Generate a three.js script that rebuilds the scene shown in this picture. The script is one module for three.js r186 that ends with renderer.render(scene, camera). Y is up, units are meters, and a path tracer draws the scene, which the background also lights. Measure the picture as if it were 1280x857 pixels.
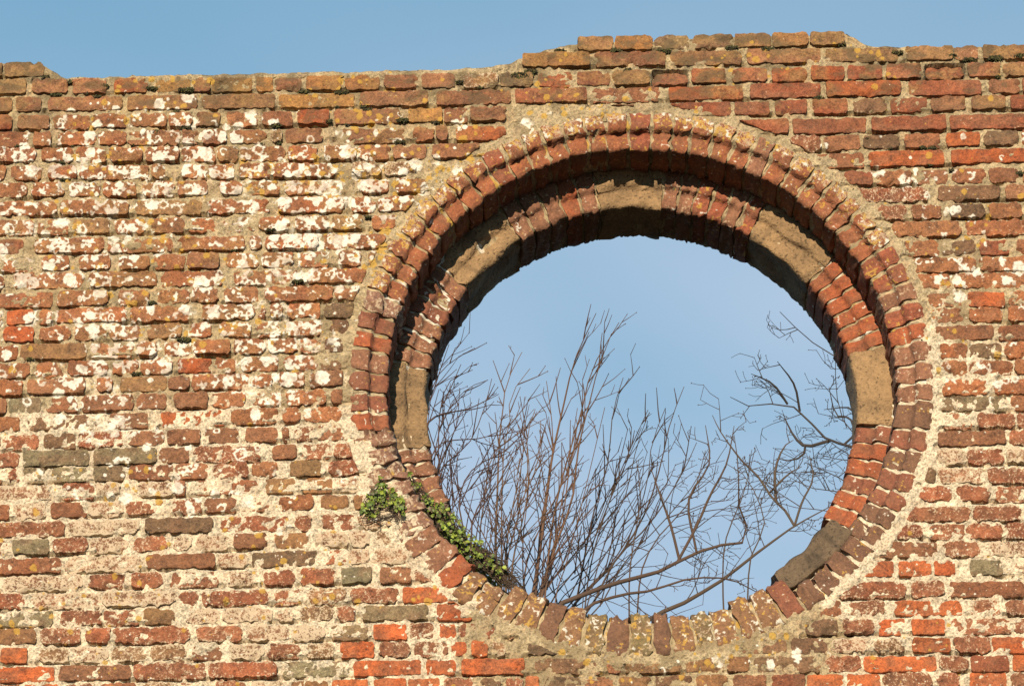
import * as THREE from 'three';
import { mergeGeometries } from 'three/addons/utils/BufferGeometryUtils.js';

// ---------------------------------------------------------------- camera, sky, sun, exposure
const GROUND = -7.256;                       // wall frame: y = 0 is the height the lens points at
const Y0 = -GROUND;                          // world y of that height (ground is y = 0)
const scene = new THREE.Scene();
const camera = new THREE.PerspectiveCamera(8.116, 1280 / 857, 0.5, 3000);
{
  const pitch = 22 * Math.PI / 180, roll = 0.95 * Math.PI / 180;
  camera.position.set(0, -14 * Math.tan(pitch) + Y0, 14);
  camera.rotation.order = 'YXZ';
  camera.rotation.set(pitch, 0, -roll);
  scene.add(camera);
}
const renderer = new THREE.WebGLRenderer({ antialias: true });
renderer.toneMapping = THREE.LinearToneMapping;
renderer.toneMappingExposure = 1.6;
renderer.shadowMap.enabled = true;
renderer.setSize(1024, 685);

// random numbers and noise
function rng(seed) { let a = seed >>> 0; return () => { a = (a + 0x6D2B79F5) | 0; let t = Math.imul(a ^ (a >>> 15), 1 | a); t = (t + Math.imul(t ^ (t >>> 7), 61 | t)) ^ t; return ((t ^ (t >>> 14)) >>> 0) / 4294967296; }; }
const LAT = new Float32Array(65536); { const r = rng(77); for (let i = 0; i < 65536; i++) LAT[i] = r() * 2 - 1; }
const lat = (i, j) => LAT[((i & 255) + (((j & 255) << 8))) & 65535];
function vn(x, y) {                          // value noise, -1..1
  const i = Math.floor(x), j = Math.floor(y); let u = x - i, v = y - j; u = u * u * (3 - 2 * u); v = v * v * (3 - 2 * v);
  const a = lat(i, j), b = lat(i + 1, j), c = lat(i, j + 1), d = lat(i + 1, j + 1);
  return a + (b - a) * u + (c - a + (a - b - c + d) * u) * v;
}
const fbm = (x, y) => (vn(x, y) + 0.5 * vn(x * 2.03 + 17.3, y * 2.03 + 5.1) + 0.25 * vn(x * 4.1 + 3.7, y * 4.1 + 41.9)) / 1.3;
const sstep = (a, b, x) => { x = (x - a) / (b - a); x = x < 0 ? 0 : x > 1 ? 1 : x; return x * x * (3 - 2 * x); };
const lerp = (a, b, t) => a + (b - a) * t;
const clamp = (x, a, b) => x < a ? a : x > b ? b : x;

// sky: clear winter blue, thin cloud veils
{
  const SKY = 0.625, w = 2048, h = 1024, data = new Float32Array(w * h * 4);
  for (let j = 0; j < h; j++) {
    const el = (j + 0.5) / h * Math.PI - Math.PI / 2;            // row 0 is straight down
    for (let i = 0; i < w; i++) {
      const o = (j * w + i) * 4;
      if (el < -0.02) { data[o] = 0.10; data[o + 1] = 0.10; data[o + 2] = 0.08; data[o + 3] = 1; continue; }
      const az = (i + 0.5) / w * Math.PI * 2, wx = -Math.cos(az) * Math.cos(el), wz = -Math.sin(az) * Math.cos(el), wy = Math.sin(el);
      const e = Math.exp(-Math.max(el, 0) / 0.6);
      let r = lerp(0.025, 0.345, e), g = lerp(0.100, 0.715, e), b = lerp(0.24, 0.97, e);
      const n = fbm(wx * 5.5 + 2.2 + wz * 0.7, wy * 16 + wz * 2.1 + wx * 3), band = Math.exp(-(((wy - 0.352 - 0.10 * wx) / 0.055) ** 2));
      const fine = fbm(wx * 15 + wy * 6 + 1.7, wy * 34 + wx * 5), c = clamp(0.06 + 0.14 * n + band * (0.86 + 0.34 * n + 0.34 * fine), 0, 1) * 0.95;   // thin cirrus veil
      r = lerp(r, 0.495, c); g = lerp(g, 0.615, c); b = lerp(b, 0.785, c);
      r *= SKY; g *= SKY; b *= SKY;
      data[o] = r; data[o + 1] = g; data[o + 2] = b; data[o + 3] = 1;
    }
  }
  const tex = new THREE.DataTexture(data, w, h, THREE.RGBAFormat, THREE.FloatType);
  tex.mapping = THREE.EquirectangularReflectionMapping; tex.magFilter = THREE.LinearFilter; tex.minFilter = THREE.LinearFilter; tex.needsUpdate = true;
  scene.background = tex; scene.environment = tex;
}
// low winter sun, in front of the wall and a little to its left
const sun = new THREE.DirectionalLight(new THREE.Color(1.0, 0.85, 0.64), 5.0);
{
  const el = 14 * Math.PI / 180, az = -6.5 * Math.PI / 180;
  sun.position.set(Math.sin(az) * Math.cos(el) * 40, Y0 + Math.sin(el) * 40, Math.cos(az) * Math.cos(el) * 40);
  sun.target.position.set(0, Y0, 0);
  sun.castShadow = true; sun.shadow.mapSize.set(4096, 4096);
  const s = sun.shadow.camera; s.left = -4; s.right = 4; s.top = 3; s.bottom = -3; s.near = 1; s.far = 80;
  scene.add(sun, sun.target);
}

// ---------------------------------------------------------------- measured layout, in wall metres (millimetres for the courses)
// each course: height at x = -1.6, 0 and 1.6 m, then the bricks as from,to and a letter for the kind of clay
const COURSES = [
  [[1028.8, 1029.9, 1033.7], "227,340n 340,468o 470,583g 596,724d 726,846n 848,965o 968,1083n"],
  [[970.8, 973.3, 974.4], "-1733,-1617n -1616,-1484n 47,265o 279,508b 521,751n 767,1004b 1019,1251n 1276,1427n 1433,1507b 1523,1756n"],
  [[909.9, 905.5, 914.6], "-1661,-1539n -1520,-1408b -1392,-1284b -1258,-1153r -1124,-1015o -1004,-951b -945,-817o -804,-750o -743,-660b -644,-533o -520,-411o -395,-290b -275,-168b -143,-31q -24,81d 97,206r 222,327e 334,455n 461,576h 588,698r 717,829b 845,957r 970,1076r 1088,1198e 1211,1324b 1337,1459h 1472,1577b 1587,1715b"],
  [[848.0, 846.4, 855.5], "-1685,-1583b -1570,-1490b -1468,-1232b -1216,-992b -976,-743n -731,-491o -472,-255b -230,10b 23,252e 265,485b 514,750r 773,999e 1015,1255r 1280,1512e 1536,1635b 1644,1871e"],
  [[783.6, 787.4, 799.3], "-1670,-1581r -1565,-1463b -1450,-1333w -1326,-1215w -1205,-1090w -1084,-1008w -998,-918b -899,-797w -785,-689b -673,-571r -555,-345b -319,-211o -205,-128b -122,-7b 331,401b 516,710e 721,834e 850,954e 970,1083e 1101,1207d 1218,1335e 1348,1459b 1477,1587b 1603,1721e"],
  [[727.4, 720.3, 732.1], "-1745,-1529b -1513,-1456b -1437,-1312w -1306,-1217w -1211,-1045w -1042,-988b -975,-899w -886,-772w -756,-721q -711,-590b -530,-329b -304,-237w -231,-193b -167,-8r 733,892e 905,1139e 1155,1394e 1405,1647e"],
  [[671.6, 659.0, 673.3], "-1680,-1502m -1486,-1385w -1378,-1280w -1270,-1165w -1154,-1048w -1041,-933w -927,-860n -854,-711w -701,-609w -587,-485w -479,-377w -368,-263b -244,-92b 895,992m 1003,1116b 1127,1240d 1256,1371b 1391,1497r 1509,1621d 1631,1739b"],
  [[610.4, 600.6, 612.3], "-1742,-1599w -1583,-1485w -1466,-1374w -1364,-1145w -1136,-1092w -1041,-961w -952,-873w -857,-758w -749,-555w -498,-409q -397,-295q 964,1127b 1142,1381r 1402,1640r"],
  [[549.5, 542.4, 544.7], "-1740,-1531w -1515,-1408w -1395,-1297w -1287,-1183w -1164,-1062w -1053,-958b -917,-847w -822,-727w -714,-530w -476,-384w -362,-264w 1063,1152e 1165,1279w 1288,1389b 1405,1513w 1521,1614b 1627,1770b"],
  [[485.9, 478.8, 486.5], "-1669,-1432w -1422,-1204w -1185,-976n -957,-761w -733,-527w -499,-423w -416,-303w 1095,1323m 1355,1550d 1569,1735b"],
  [[422.5, 418.1, 424.5], "-1623,-1506w -1494,-1393w -1380,-1266n -1250,-1149w -1134,-1029w -1020,-922w -909,-805w -793,-698w -679,-575w -562,-467n -436,-350w 1159,1256m 1270,1365w 1392,1500d 1513,1620w"],
  [[356.6, 354.9, 365.4], "-1767,-1536e -1502,-1284w -1271,-1067w -1048,-836w -821,-786b -773,-606w -600,-392w 1204,1422w 1437,1665w"],
  [[296.3, 294.6, 299.7], "-1607,-1507w -1478,-1390w -1359,-1258w -1236,-1135w -1126,-1025w -1019,-918b -899,-795w -786,-685w -669,-572w -543,-471w -446,-414b 1239,1352w 1358,1466d 1477,1573e 1595,1692b"],
  [[236.2, 237.3, 239.7], "-1700,-1593w -1565,-1345w -1329,-1112w -1103,-905w -873,-657w -644,-455w 1261,1464w 1475,1689w"],
  [[173.6, 182.8, 185.2], "-1699,-1440e -1426,-1265w -1237,-1137w -1112,-1011w -1005,-920w -901,-795w -773,-562w -553,-462w 1271,1378w 1391,1623w"],
  [[113.9, 123.0, 120.1], "-1728,-1600w -1584,-1500r -1481,-1440w -1428,-1208w -1196,-1011w -970,-804w -801,-772b -758,-718b -703,-600w -587,-492d 1287,1413w 1431,1547r 1560,1682w"],
  [[54.3, 66.2, 68.6], "-1714,-1611w -1592,-1498r -1480,-1383w -1370,-1270w -1260,-1163w -1142,-1035n -1013,-941w -916,-816w -800,-719w -706,-597w -575,-500d 1313,1416w 1432,1536w 1557,1679w"],
  [[-5.1, 6.7, 9.1], "-1638,-1544w -1541,-1331n -1322,-1185w -1172,-1110w -1088,-1003w -997,-881w -872,-772w -763,-672w -666,-597w -584,-525d 1323,1507b 1523,1738b"],
  [[-64.3, -52.5, -51.5], "-1624,-1508w -1488,-1396w -1387,-1262w -1249,-1168w -1162,-1062w -1045,-938r -928,-862w -847,-731w -712,-611w -599,-530d 1332,1421w 1424,1529d 1538,1660w"],
  [[-123.4, -106.2, -110.6], "-1722,-1526w -1513,-1332b -1298,-1248w -1223,-1079n -1074,-1008b -998,-821w -812,-750w -737,-650w -633,-518b 1332,1418w 1423,1560w 1566,1700w"],
  [[-184.9, -167.8, -174.9], "-1658,-1576b -1570,-1471g -1453,-1352b -1342,-1182b -1170,-1078b -1056,-949b -939,-834w -818,-720w -706,-581w -566,-518b 1334,1485w 1497,1665w"],
  [[-246.3, -223.8, -231.0], "-1731,-1532w -1509,-1293d -1258,-1135b -1094,-897r -877,-734w -718,-662w -653,-531w 1332,1537g 1547,1724w"],
  [[-307.5, -285.1, -286.9], "-1667,-1593m -1585,-1472m -1461,-1360d -1354,-1205m -1197,-1085b -1077,-971b -959,-853b -833,-731b -718,-696b -684,-619m -610,-508b 1329,1426m 1439,1557m 1563,1659m"],
  [[-363.2, -348.7, -345.1], "-1629,-1531m -1523,-1318g -1303,-1107g -1099,-1008b -992,-786m -749,-672b -656,-566m -560,-476m 1315,1525b 1537,1718m"],
  [[-416.0, -404.3, -406.1], "-1683,-1583b -1565,-1528m -1522,-1453g -1431,-1323g -1302,-1204g -1194,-1057b -1051,-946b -931,-823m -812,-730w -693,-597n -572,-473m 1311,1395p 1403,1515m 1525,1652p"],
  [[-474.1, -459.7, -469.6], "-1650,-1431p -1403,-1297m -1291,-1218p -1163,-1058p -1051,-1016b -991,-792b -770,-676n -657,-562n -548,-471p 1263,1303d 1309,1456p 1463,1679m"],
  [[-534.7, -517.6, -530.2], "-1667,-1561b -1551,-1450p -1432,-1321b -1315,-1208p -1199,-1086m -1062,-966m -957,-858b -850,-742b -727,-622w -600,-513n -495,-462n 1247,1348m 1365,1467m 1479,1583m"],
  [[-594.9, -583.2, -595.8], "-1598,-1387m -1379,-1160p -1141,-932d -905,-696m -677,-628m -594,-493m -483,-403q 1201,1404m 1412,1560m 1571,1690m"],
  [[-652.4, -640.7, -653.3], "-1646,-1560m -1547,-1434g -1423,-1316m -1310,-1196p -1175,-1073m -1056,-994p -985,-880p -866,-763b -741,-636n -614,-516p -509,-450p -442,-367q 1160,1252m 1274,1383m 1391,1498m 1505,1607m"],
  [[-713.7, -698.1, -712.1], "-1620,-1396b -1386,-1148p -1135,-923b -912,-822p -812,-610d -589,-522m -514,-447p -439,-323p 1110,1296b 1314,1425m 1451,1647p"],
  [[-769.5, -760.5, -773.0], "-1680,-1588p -1572,-1329p -1313,-1204m -1183,-1084m -1068,-913m -896,-806p -773,-677m -663,-556m -536,-441g -418,-320b -310,-217m 1058,1158r 1175,1273r 1283,1348r 1393,1493g 1509,1631p"],
  [[-826.3, -827.9, -840.3], "-1611,-1502m -1496,-1275p -1268,-1041p -1035,-977m -965,-760m -741,-645m -637,-520q -507,-359m -348,-135r 984,1194m 1208,1310m 1329,1554b"],
  [[-883.1, -884.7, -899.8], "-1640,-1419g -1397,-1268m -1262,-1156m -1140,-1046n -1013,-909p -900,-747p -738,-677p -663,-559q -549,-492m -473,-269g -243,-136r 911,994b 1019,1128m 1154,1363r 1385,1484m 1495,1624m"],
  [[-939.7, -946.5, -958.8], "-1638,-1469n -1454,-1332m -1318,-1240m -1232,-1000m -978,-839m -826,-695p -683,-588p -567,-455g -439,-335r -327,-253m -236,-187r -178,-7m 879,983d 994,1091m 1105,1186r 1205,1308r 1325,1511m 1520,1621m"],
  [[-1001.4, -1003.0, -1020.8], "-1673,-1594m -1576,-1494r -1460,-1366q -1358,-1247p -1239,-1126q -1119,-1008q -994,-892b -881,-774p -764,-663m -644,-558q -540,-435r -423,-327m -314,-212m -201,-154r -140,-89r -76,-34q 24,128d 175,253q 687,823d 836,949d 959,1068p 1084,1185q 1204,1322r 1332,1442m 1448,1617r"],
  [[-1060.3, -1061.9, -1079.6], "-1635,-1410r -1397,-1178b -1168,-949m -940,-731m -715,-511g -500,-293r -278,-188r -170,23r 54,256d 273,317b 327,502n 512,626n 638,707n 721,925d 939,1047m 1053,1275r 1285,1374m 1380,1498e 1506,1614r"],
  [[-1119.0, -1120.6, -1135.6], "-1609,-1512m -1503,-1397r -1385,-1281m -1272,-1160b -1148,-1050q -1038,-941m -929,-825m -813,-704p -689,-576n -564,-455r -437,-339r -333,-236r -224,-127m -114,-51d -37,14m 24,65r 80,192d 204,291b 306,408n 420,530d 542,639n 656,756b 773,873e 879,990r 1000,1102r 1110,1260m 1274,1343m 1373,1486r 1501,1611m"]
];
const CAP = [[-2.035, 1.011], [-1.624, 0.998], [-1.507, 0.993], [-1.486, 0.987], [-1.413, 0.94], [-1.29, 0.941], [-0.983, 0.944], [-0.6, 0.945], [-0.293, 0.945], [-0.088, 0.95], [0.015, 0.965], [0.054, 0.984], [0.17, 1.021], [0.221, 1.035], [0.237, 1.037], [0.503, 1.042], [0.837, 1.05], [1.073, 1.053], [1.104, 1.047], [1.159, 1.009], [1.322, 1.002], [1.655, 0.997], [2.014, 0.993]];
const MOSS = [[-1.477, 0.941, 0.01], [-1.405, 0.923, 0.0125], [-1.443, 0.879, 0.0125], [-1.29, 0.907, 0.01], [-1.136, 0.896, 0.0125], [-1.029, 0.888, 0.0175], [-0.651, 0.875, 0.0125], [-0.531, 0.87, 0.015], [-0.152, 0.9, 0.01], [0.045, 0.919, 0.025], [0.076, 0.933, 0.015], [0.169, 1.004, 0.0125], [0.349, 1.001, 0.0125], [0.502, 0.998, 0.015], [0.72, 1.006, 0.0125], [0.835, 0.998, 0.015], [1.015, 1.02, 0.015], [1.072, 1.011, 0.01], [1.249, 0.979, 0.0125], [1.423, 0.964, 0.01], [1.478, 0.949, 0.015], [1.563, 0.953, 0.0175], [1.64, 0.96, 0.0125], [-0.332, 0.769, 0.015], [-0.756, 0.396, 0.01], [-0.67, 0.219, 0.0125], [-1.127, 0.154, 0.01], [-1.025, 0.028, 0.015], [-1.174, -0.085, 0.01], [-1.315, 0.868, 0.01], [-1.028, 0.756, 0.0125], [-0.74, 0.759, 0.0125], [-0.574, 0.77, 0.01], [-0.447, 0.807, 0.01], [-1.059, 0.813, 0.0075], [-0.448, 0.435, 0.0075], [0.385, 0.933, 0.01], [1.403, 0.564, 0.0075], [1.62, 0.549, 0.01], [-1.507, -0.028, 0.0075], [1.144, 0.677, 0.0075], [1.343, 0.64, 0.01], [-1.122, 0.744, 0.01]];
const IVY_WALL = [[-0.447, -0.555, 0.035], [-0.408, -0.508, 0.05], [-0.373, -0.535, 0.04], [-0.408, -0.466, 0.025], [-0.428, -0.523, 0.04], [-0.354, -0.556, 0.025]];
const IVY_LEDGE = [[-0.325, -0.422, 0.0125], [-0.303, -0.459, 0.0175], [-0.276, -0.502, 0.0225], [-0.244, -0.537, 0.03], [-0.217, -0.569, 0.035], [-0.188, -0.604, 0.035], [-0.159, -0.636, 0.035], [-0.129, -0.668, 0.035], [-0.098, -0.697, 0.03], [-0.066, -0.726, 0.025], [-0.042, -0.748, 0.02]];
const LIMBS = [["red", -6.6, [[5, [[-0.362, 1.386], [-0.409, 2.2], [-0.348, 2.489], [-0.243, 2.673], [-0.213, 2.712]]], [4, [[-0.308, 1.385], [-0.345, 2.0], [-0.262, 2.275], [-0.245, 2.467]]], [4, [[-0.378, 1.615], [-0.398, 2.219], [-0.191, 2.395], [-0.065, 2.504]]], [4, [[-0.255, 1.308], [-0.352, 1.969], [-0.2, 2.215], [-0.132, 2.414], [-0.097, 2.591]]], [4, [[-0.2, 1.383], [-0.317, 1.845], [-0.343, 2.155], [-0.304, 2.468], [-0.185, 2.616]]], [4, [[-0.164, 1.345], [-0.249, 1.805], [-0.192, 2.036], [-0.007, 2.228], [0.098, 2.363]]], [4, [[-0.165, 1.307], [-0.196, 1.65], [-0.113, 1.918], [-0.088, 2.151], [-0.004, 2.384]]]]], ["pale", -7.4, [[6, [[-0.078, 1.536], [-0.092, 1.864], [-0.083, 2.26], [-0.066, 2.624], [-0.049, 2.8], [-0.027, 2.968], [0.048, 3.123]]], [4, [[-0.021, 1.614], [-0.007, 1.823], [0.036, 2.125], [0.065, 2.314], [0.067, 2.622], [0.107, 2.78]]], [4, [[-0.133, 1.616], [-0.166, 1.973], [-0.14, 2.261], [-0.102, 2.499], [0.025, 2.643], [0.155, 2.702]]], [4, [[-0.048, 1.575], [-0.039, 1.931], [-0.012, 2.211], [0.037, 2.452], [0.053, 2.696]]], [3.5, [[-0.095, 1.655], [-0.084, 1.892], [-0.013, 2.13], [0.113, 2.45], [0.132, 2.694]]]]], ["tall", -8.0, [[9, [[0.068, 1.695], [0.092, 1.942], [0.146, 2.404], [0.174, 2.635], [0.195, 2.756], [0.242, 2.956], [0.305, 3.174], [0.415, 3.35]]], [7, [[0.114, 1.694], [0.138, 1.941], [0.209, 2.25], [0.279, 2.43], [0.306, 2.633], [0.324, 2.741], [0.391, 2.966], [0.412, 3.041], [0.486, 3.196]]], [5, [[0.092, 1.735], [0.105, 2.019], [0.126, 2.346], [0.186, 2.677], [0.191, 2.927], [0.168, 3.159]]], [5, [[0.054, 1.736], [0.039, 1.979], [0.093, 2.265], [0.222, 2.51], [0.32, 2.758]]], [4, [[0.13, 1.734], [0.176, 2.099], [0.22, 2.386], [0.272, 2.675], [0.316, 2.925]]]]], ["spread", -8.8, [[5, [[0.262, 1.959], [0.297, 2.151], [0.395, 2.62], [0.468, 2.828], [0.502, 3.086], [0.555, 3.246]]], [7, [[0.214, 1.96], [0.289, 2.151], [0.489, 2.325], [0.65, 2.539], [0.754, 2.832], [0.777, 2.926], [0.851, 3.111]]], [5, [[0.017, 2.047], [0.132, 2.268], [0.373, 2.514], [0.514, 2.742], [0.644, 2.791]]], [6, [[0.273, 1.959], [0.364, 2.1], [0.505, 2.346], [0.668, 2.479], [0.839, 2.706], [0.907, 2.838]]], [4, [[0.137, 2.087], [0.363, 2.42], [0.468, 2.631], [0.636, 2.929]]], [4, [[0.335, 2.041], [0.382, 2.378], [0.468, 2.631], [0.552, 2.801], [0.67, 3.006]]], [4, [[0.215, 2.043], [0.183, 2.424], [0.307, 2.634], [0.412, 2.846]]]]], ["limb", -7.0, [[10, [[0.16, 1.359], [0.346, 1.487], [0.517, 1.581], [0.643, 1.633], [0.752, 1.693], [0.901, 1.765], [1.08, 1.828], [1.032, 1.935], [1.03, 2.096], [1.012, 2.243]]], [9, [[0.27, 1.357], [0.445, 1.485], [0.608, 1.541], [0.734, 1.593], [0.797, 1.611], [0.978, 1.639], [1.146, 1.616]]], [5, [[0.74, 1.686], [0.838, 1.86], [0.897, 1.985], [0.975, 2.117], [1.014, 2.283]]], [5, [[0.752, 1.69], [0.712, 1.862], [0.675, 1.973], [0.627, 2.131]]], [4, [[0.569, 1.603], [0.64, 1.777], [0.808, 1.97], [0.881, 2.186]]], [4, [[0.517, 1.581], [0.544, 1.779], [0.578, 1.974], [0.565, 2.172]]], [4, [[0.83, 1.735], [0.8, 1.97], [0.897, 2.126], [0.884, 2.305]]]]], ["mid", -9.4, [[12, [[0.627, 2.153], [0.842, 2.265], [1.046, 2.365], [1.188, 2.458], [1.322, 2.551], [1.415, 2.623], [1.529, 2.7], [1.652, 2.785]]], [4.5, [[1.415, 2.623], [1.366, 2.738], [1.318, 2.791], [1.241, 2.924], [1.168, 2.987], [1.109, 3.058], [1.053, 3.139], [1.019, 3.237]]], [5, [[1.33, 2.777], [1.337, 2.979], [1.392, 3.119], [1.439, 3.163]]], [4, [[1.188, 2.458], [1.263, 2.617], [1.236, 2.792], [1.162, 2.925], [1.081, 2.962]]], [4, [[1.046, 2.365], [1.069, 2.577], [1.158, 2.794], [1.229, 3.056]]], [4, [[1.303, 2.835], [1.411, 2.965], [1.475, 3.008]]], [4, [[1.415, 2.623], [1.466, 2.788], [1.53, 2.941], [1.518, 3.073]]]]], ["right", -10.4, [[10, [[2.175, 3.183], [1.866, 3.607], [1.804, 3.677], [1.729, 3.739], [1.664, 3.847], [1.581, 3.946], [1.504, 3.981], [1.277, 3.943], [1.191, 3.963]]], [6, [[1.729, 3.739], [1.603, 3.741], [1.542, 3.826], [1.489, 3.934]]], [7, [[2.162, 2.911], [1.85, 3.533], [1.769, 3.669], [1.729, 3.739]]], [4, [[1.603, 3.741], [1.592, 3.681], [1.521, 3.622], [1.435, 3.633]]], [4, [[1.513, 3.98], [1.429, 4.057], [1.308, 4.082]]], [5, [[2.079, 3.924], [1.767, 4.135], [1.677, 4.184], [1.57, 4.247], [1.46, 4.315]]], [4, [[1.581, 3.946], [1.55, 4.055], [1.453, 4.141]]], [4, [[2.042, 3.094], [1.82, 3.336], [1.705, 3.467], [1.589, 3.598]]], [4, [[2.046, 3.186], [1.749, 3.287], [1.604, 3.322], [1.484, 3.448]]], [4, [[2.04, 3.049], [1.683, 3.142], [1.512, 3.159], [1.389, 3.193]]], [4, [[1.976, 3.554], [1.822, 3.788], [1.777, 3.976], [1.767, 4.135]]], [4, [[1.866, 3.607], [1.841, 3.835], [1.774, 3.882], [1.736, 4.023]]], [4, [[1.804, 3.677], [1.876, 3.741], [1.852, 3.881], [1.71, 3.93]]]]]];

// ---------------------------------------------------------------- helpers
const R = rng(4242);
function part(geo, mat, name, parent, y = 0) { const m = new THREE.Mesh(geo, mat); m.name = name; m.castShadow = true; m.receiveShadow = true; m.position.y = y; parent.add(m); return m; }
const numbered = {};
function nm(base) { const n = numbered[base] = (numbered[base] ?? -1) + 1; return n ? base + '_' + String(n).padStart(3, '0') : base; }
function gridGeo(nu, nv, fn, uvfn) {         // fn(i, j) -> [x, y, z]
  const pos = new Float32Array((nu + 1) * (nv + 1) * 3), uv = new Float32Array((nu + 1) * (nv + 1) * 2), idx = [];
  for (let j = 0, k = 0; j <= nv; j++) for (let i = 0; i <= nu; i++, k++) {
    const p = fn(i, j); pos.set(p, k * 3); uv.set(uvfn(i, j, p), k * 2);
    if (i < nu && j < nv) { const a = k, b = k + 1, c = k + nu + 1, d = c + 1; idx.push(a, b, d, a, d, c); }
  }
  const g = new THREE.BufferGeometry();
  g.setAttribute('position', new THREE.BufferAttribute(pos, 3)); g.setAttribute('uv', new THREE.BufferAttribute(uv, 2)); g.setIndex(idx);
  g.computeVertexNormals(); return g;
}

// ---------------------------------------------------------------- brick layout (wall metres)
const CX = 0.403, CY = -0.125;               // centre of the round opening
const R_OUT = 0.912, R_LIP = 0.795, R_IN = 0.681, Z_IN = -0.205, Z_BACK = -0.49, R_WALL = 0.936;
const TX0 = -2.0, TY0 = -1.75, PPM = 512, TW = 2048, TH = 1485;   // the wall's texture sheet
const UX = x => (x - TX0) * PPM / TW, UY = y => (y - TY0) * PPM / TH;
const bricks = [];
const TYPES = 'rebndgopmwq';
{
  const rr = rng(99);
  const quad = ([a, b, c]) => { const A = ((a + c) / 2 - b) / 2.56, B = (c - a) / 3.2; return x => (b / 1000) + (A * x * x + B * x) / 1000; };
  const rows = COURSES.map(([y, s], i) => ({ yc: quad(y), k: i - 1, list: s.split(' ').map(t => { const m = t.match(/^(-?\d+),(-?\d+)([a-z])$/); return [m[1] / 1000, m[2] / 1000, m[3]]; }) }));
  for (let n = 1; n <= 10; n++) {            // courses below the picture
    const base = rows[36]; const list = []; let x = -1.98 + rr() * 0.1;
    while (x < 1.95) { const L = (n % 2 ? 0.225 : 0.108) * (0.95 + rr() * 0.1); list.push([x, x + L, 'mmmrbpdg'[Math.floor(rr() * 8)]]); x += L + 0.012; }
    const dy = n * 0.0585; rows.push({ yc: x => base.yc(x) - dy, k: 35 + n, list });
  }
  for (const row of rows) {
    const long = row.list.reduce((a, b) => a + b[1] - b[0], 0) / row.list.length > 0.15;
    const l = row.list, fill = row.k <= 6 ? 'bene' : row.k < 20 ? 'wwbw' : 'mmbr';
    if (row.k > 0) { let x = l[0][0] - 0.011; while (x > -1.95) { const L = long ? 0.22 : 0.108; l.unshift([x - L, x, fill[Math.floor(rr() * 4)]]); x -= L + 0.011; } }
    if (row.k >= 0) { let x = l[l.length - 1][1] + 0.011; while (x < 1.95) { const L = long ? 0.22 : 0.108; l.push([x, x + L, fill[Math.floor(rr() * 4)]]); x += L + 0.011; } }
    if (row.k === 0) { let x = l[0][0] - 0.011; while (x > -1.95) { l.unshift([x - 0.2, x, 'n']); x -= 0.211; } }
    for (let i = 0; i < l.length; i++) {
      let [a, b, t] = l[i];
      if (i && a - l[i - 1][1] < 0.006) a = l[i - 1][1] + 0.006;
      if (b - a < 0.012) continue;
      l[i] = [a, b, t];
      let hh = 0.0238 + (rr() - 0.5) * 0.0026; if (row.k <= 0) hh = 0.0232;
      const xm = (a + b) / 2, ym = row.yc(xm), d = Math.hypot(xm - CX, ym - CY);
      if (d < R_WALL - 0.02 && (b - a) < 0.1) { if (d < R_WALL - 0.04) continue; }
      bricks.push({ id: bricks.length, x0: a, x1: b, t, yc: row.yc, hh, k: row.k, tilt: (rr() - 0.5) * 0.0035, proud: (rr() + rr() - 1) * 0.0085, j: [rr(), rr(), rr()], seed: Math.floor(rr() * 1e6) });
    }
  }
}
// brick ids over the sheet (each texel takes the brick it lies in or nearest to)
const idMap = new Int16Array(TW * TH).fill(-1);
for (const grow of [0.001, 0.010]) for (const b of bricks) {
  const i0 = Math.max(0, Math.floor((b.x0 - grow - TX0) * PPM)), i1 = Math.min(TW - 1, Math.ceil((b.x1 + grow - TX0) * PPM));
  for (let i = i0; i <= i1; i++) {
    const x = TX0 + (i + 0.5) / PPM, yc = b.yc(x), j0 = Math.max(0, Math.floor((yc - b.hh - grow - TY0) * PPM)), j1 = Math.min(TH - 1, Math.ceil((yc + b.hh + grow - TY0) * PPM));
    for (let j = j0; j <= j1; j++) { const o = j * TW + i; if (idMap[o] < 0) idMap[o] = b.id; }
  }
}

// ---------------------------------------------------------------- surface colours (linear reflectance)
const REF = 0.64;                            // overall level of the surface colours against the exposure
const BASE = {
  r: [0.44, 0.108, 0.030], e: [0.27, 0.080, 0.033], b: [0.275, 0.110, 0.048], n: [0.28, 0.142, 0.056], d: [0.175, 0.098, 0.048],
  g: [0.225, 0.166, 0.088], o: [0.34, 0.155, 0.044], p: [0.34, 0.155, 0.078], m: [0.31, 0.106, 0.046], w: [0.315, 0.116, 0.044], q: [0.30, 0.155, 0.070], h: [0.27, 0.092, 0.040],
};
const SMEAR = { r: 0.05, e: 0.06, b: 0.10, n: 0.08, d: 0.12, g: 0.14, o: 0.08, p: 0.80, m: 0.40, w: 0.16, q: 0.62, h: 0.05 };
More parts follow.
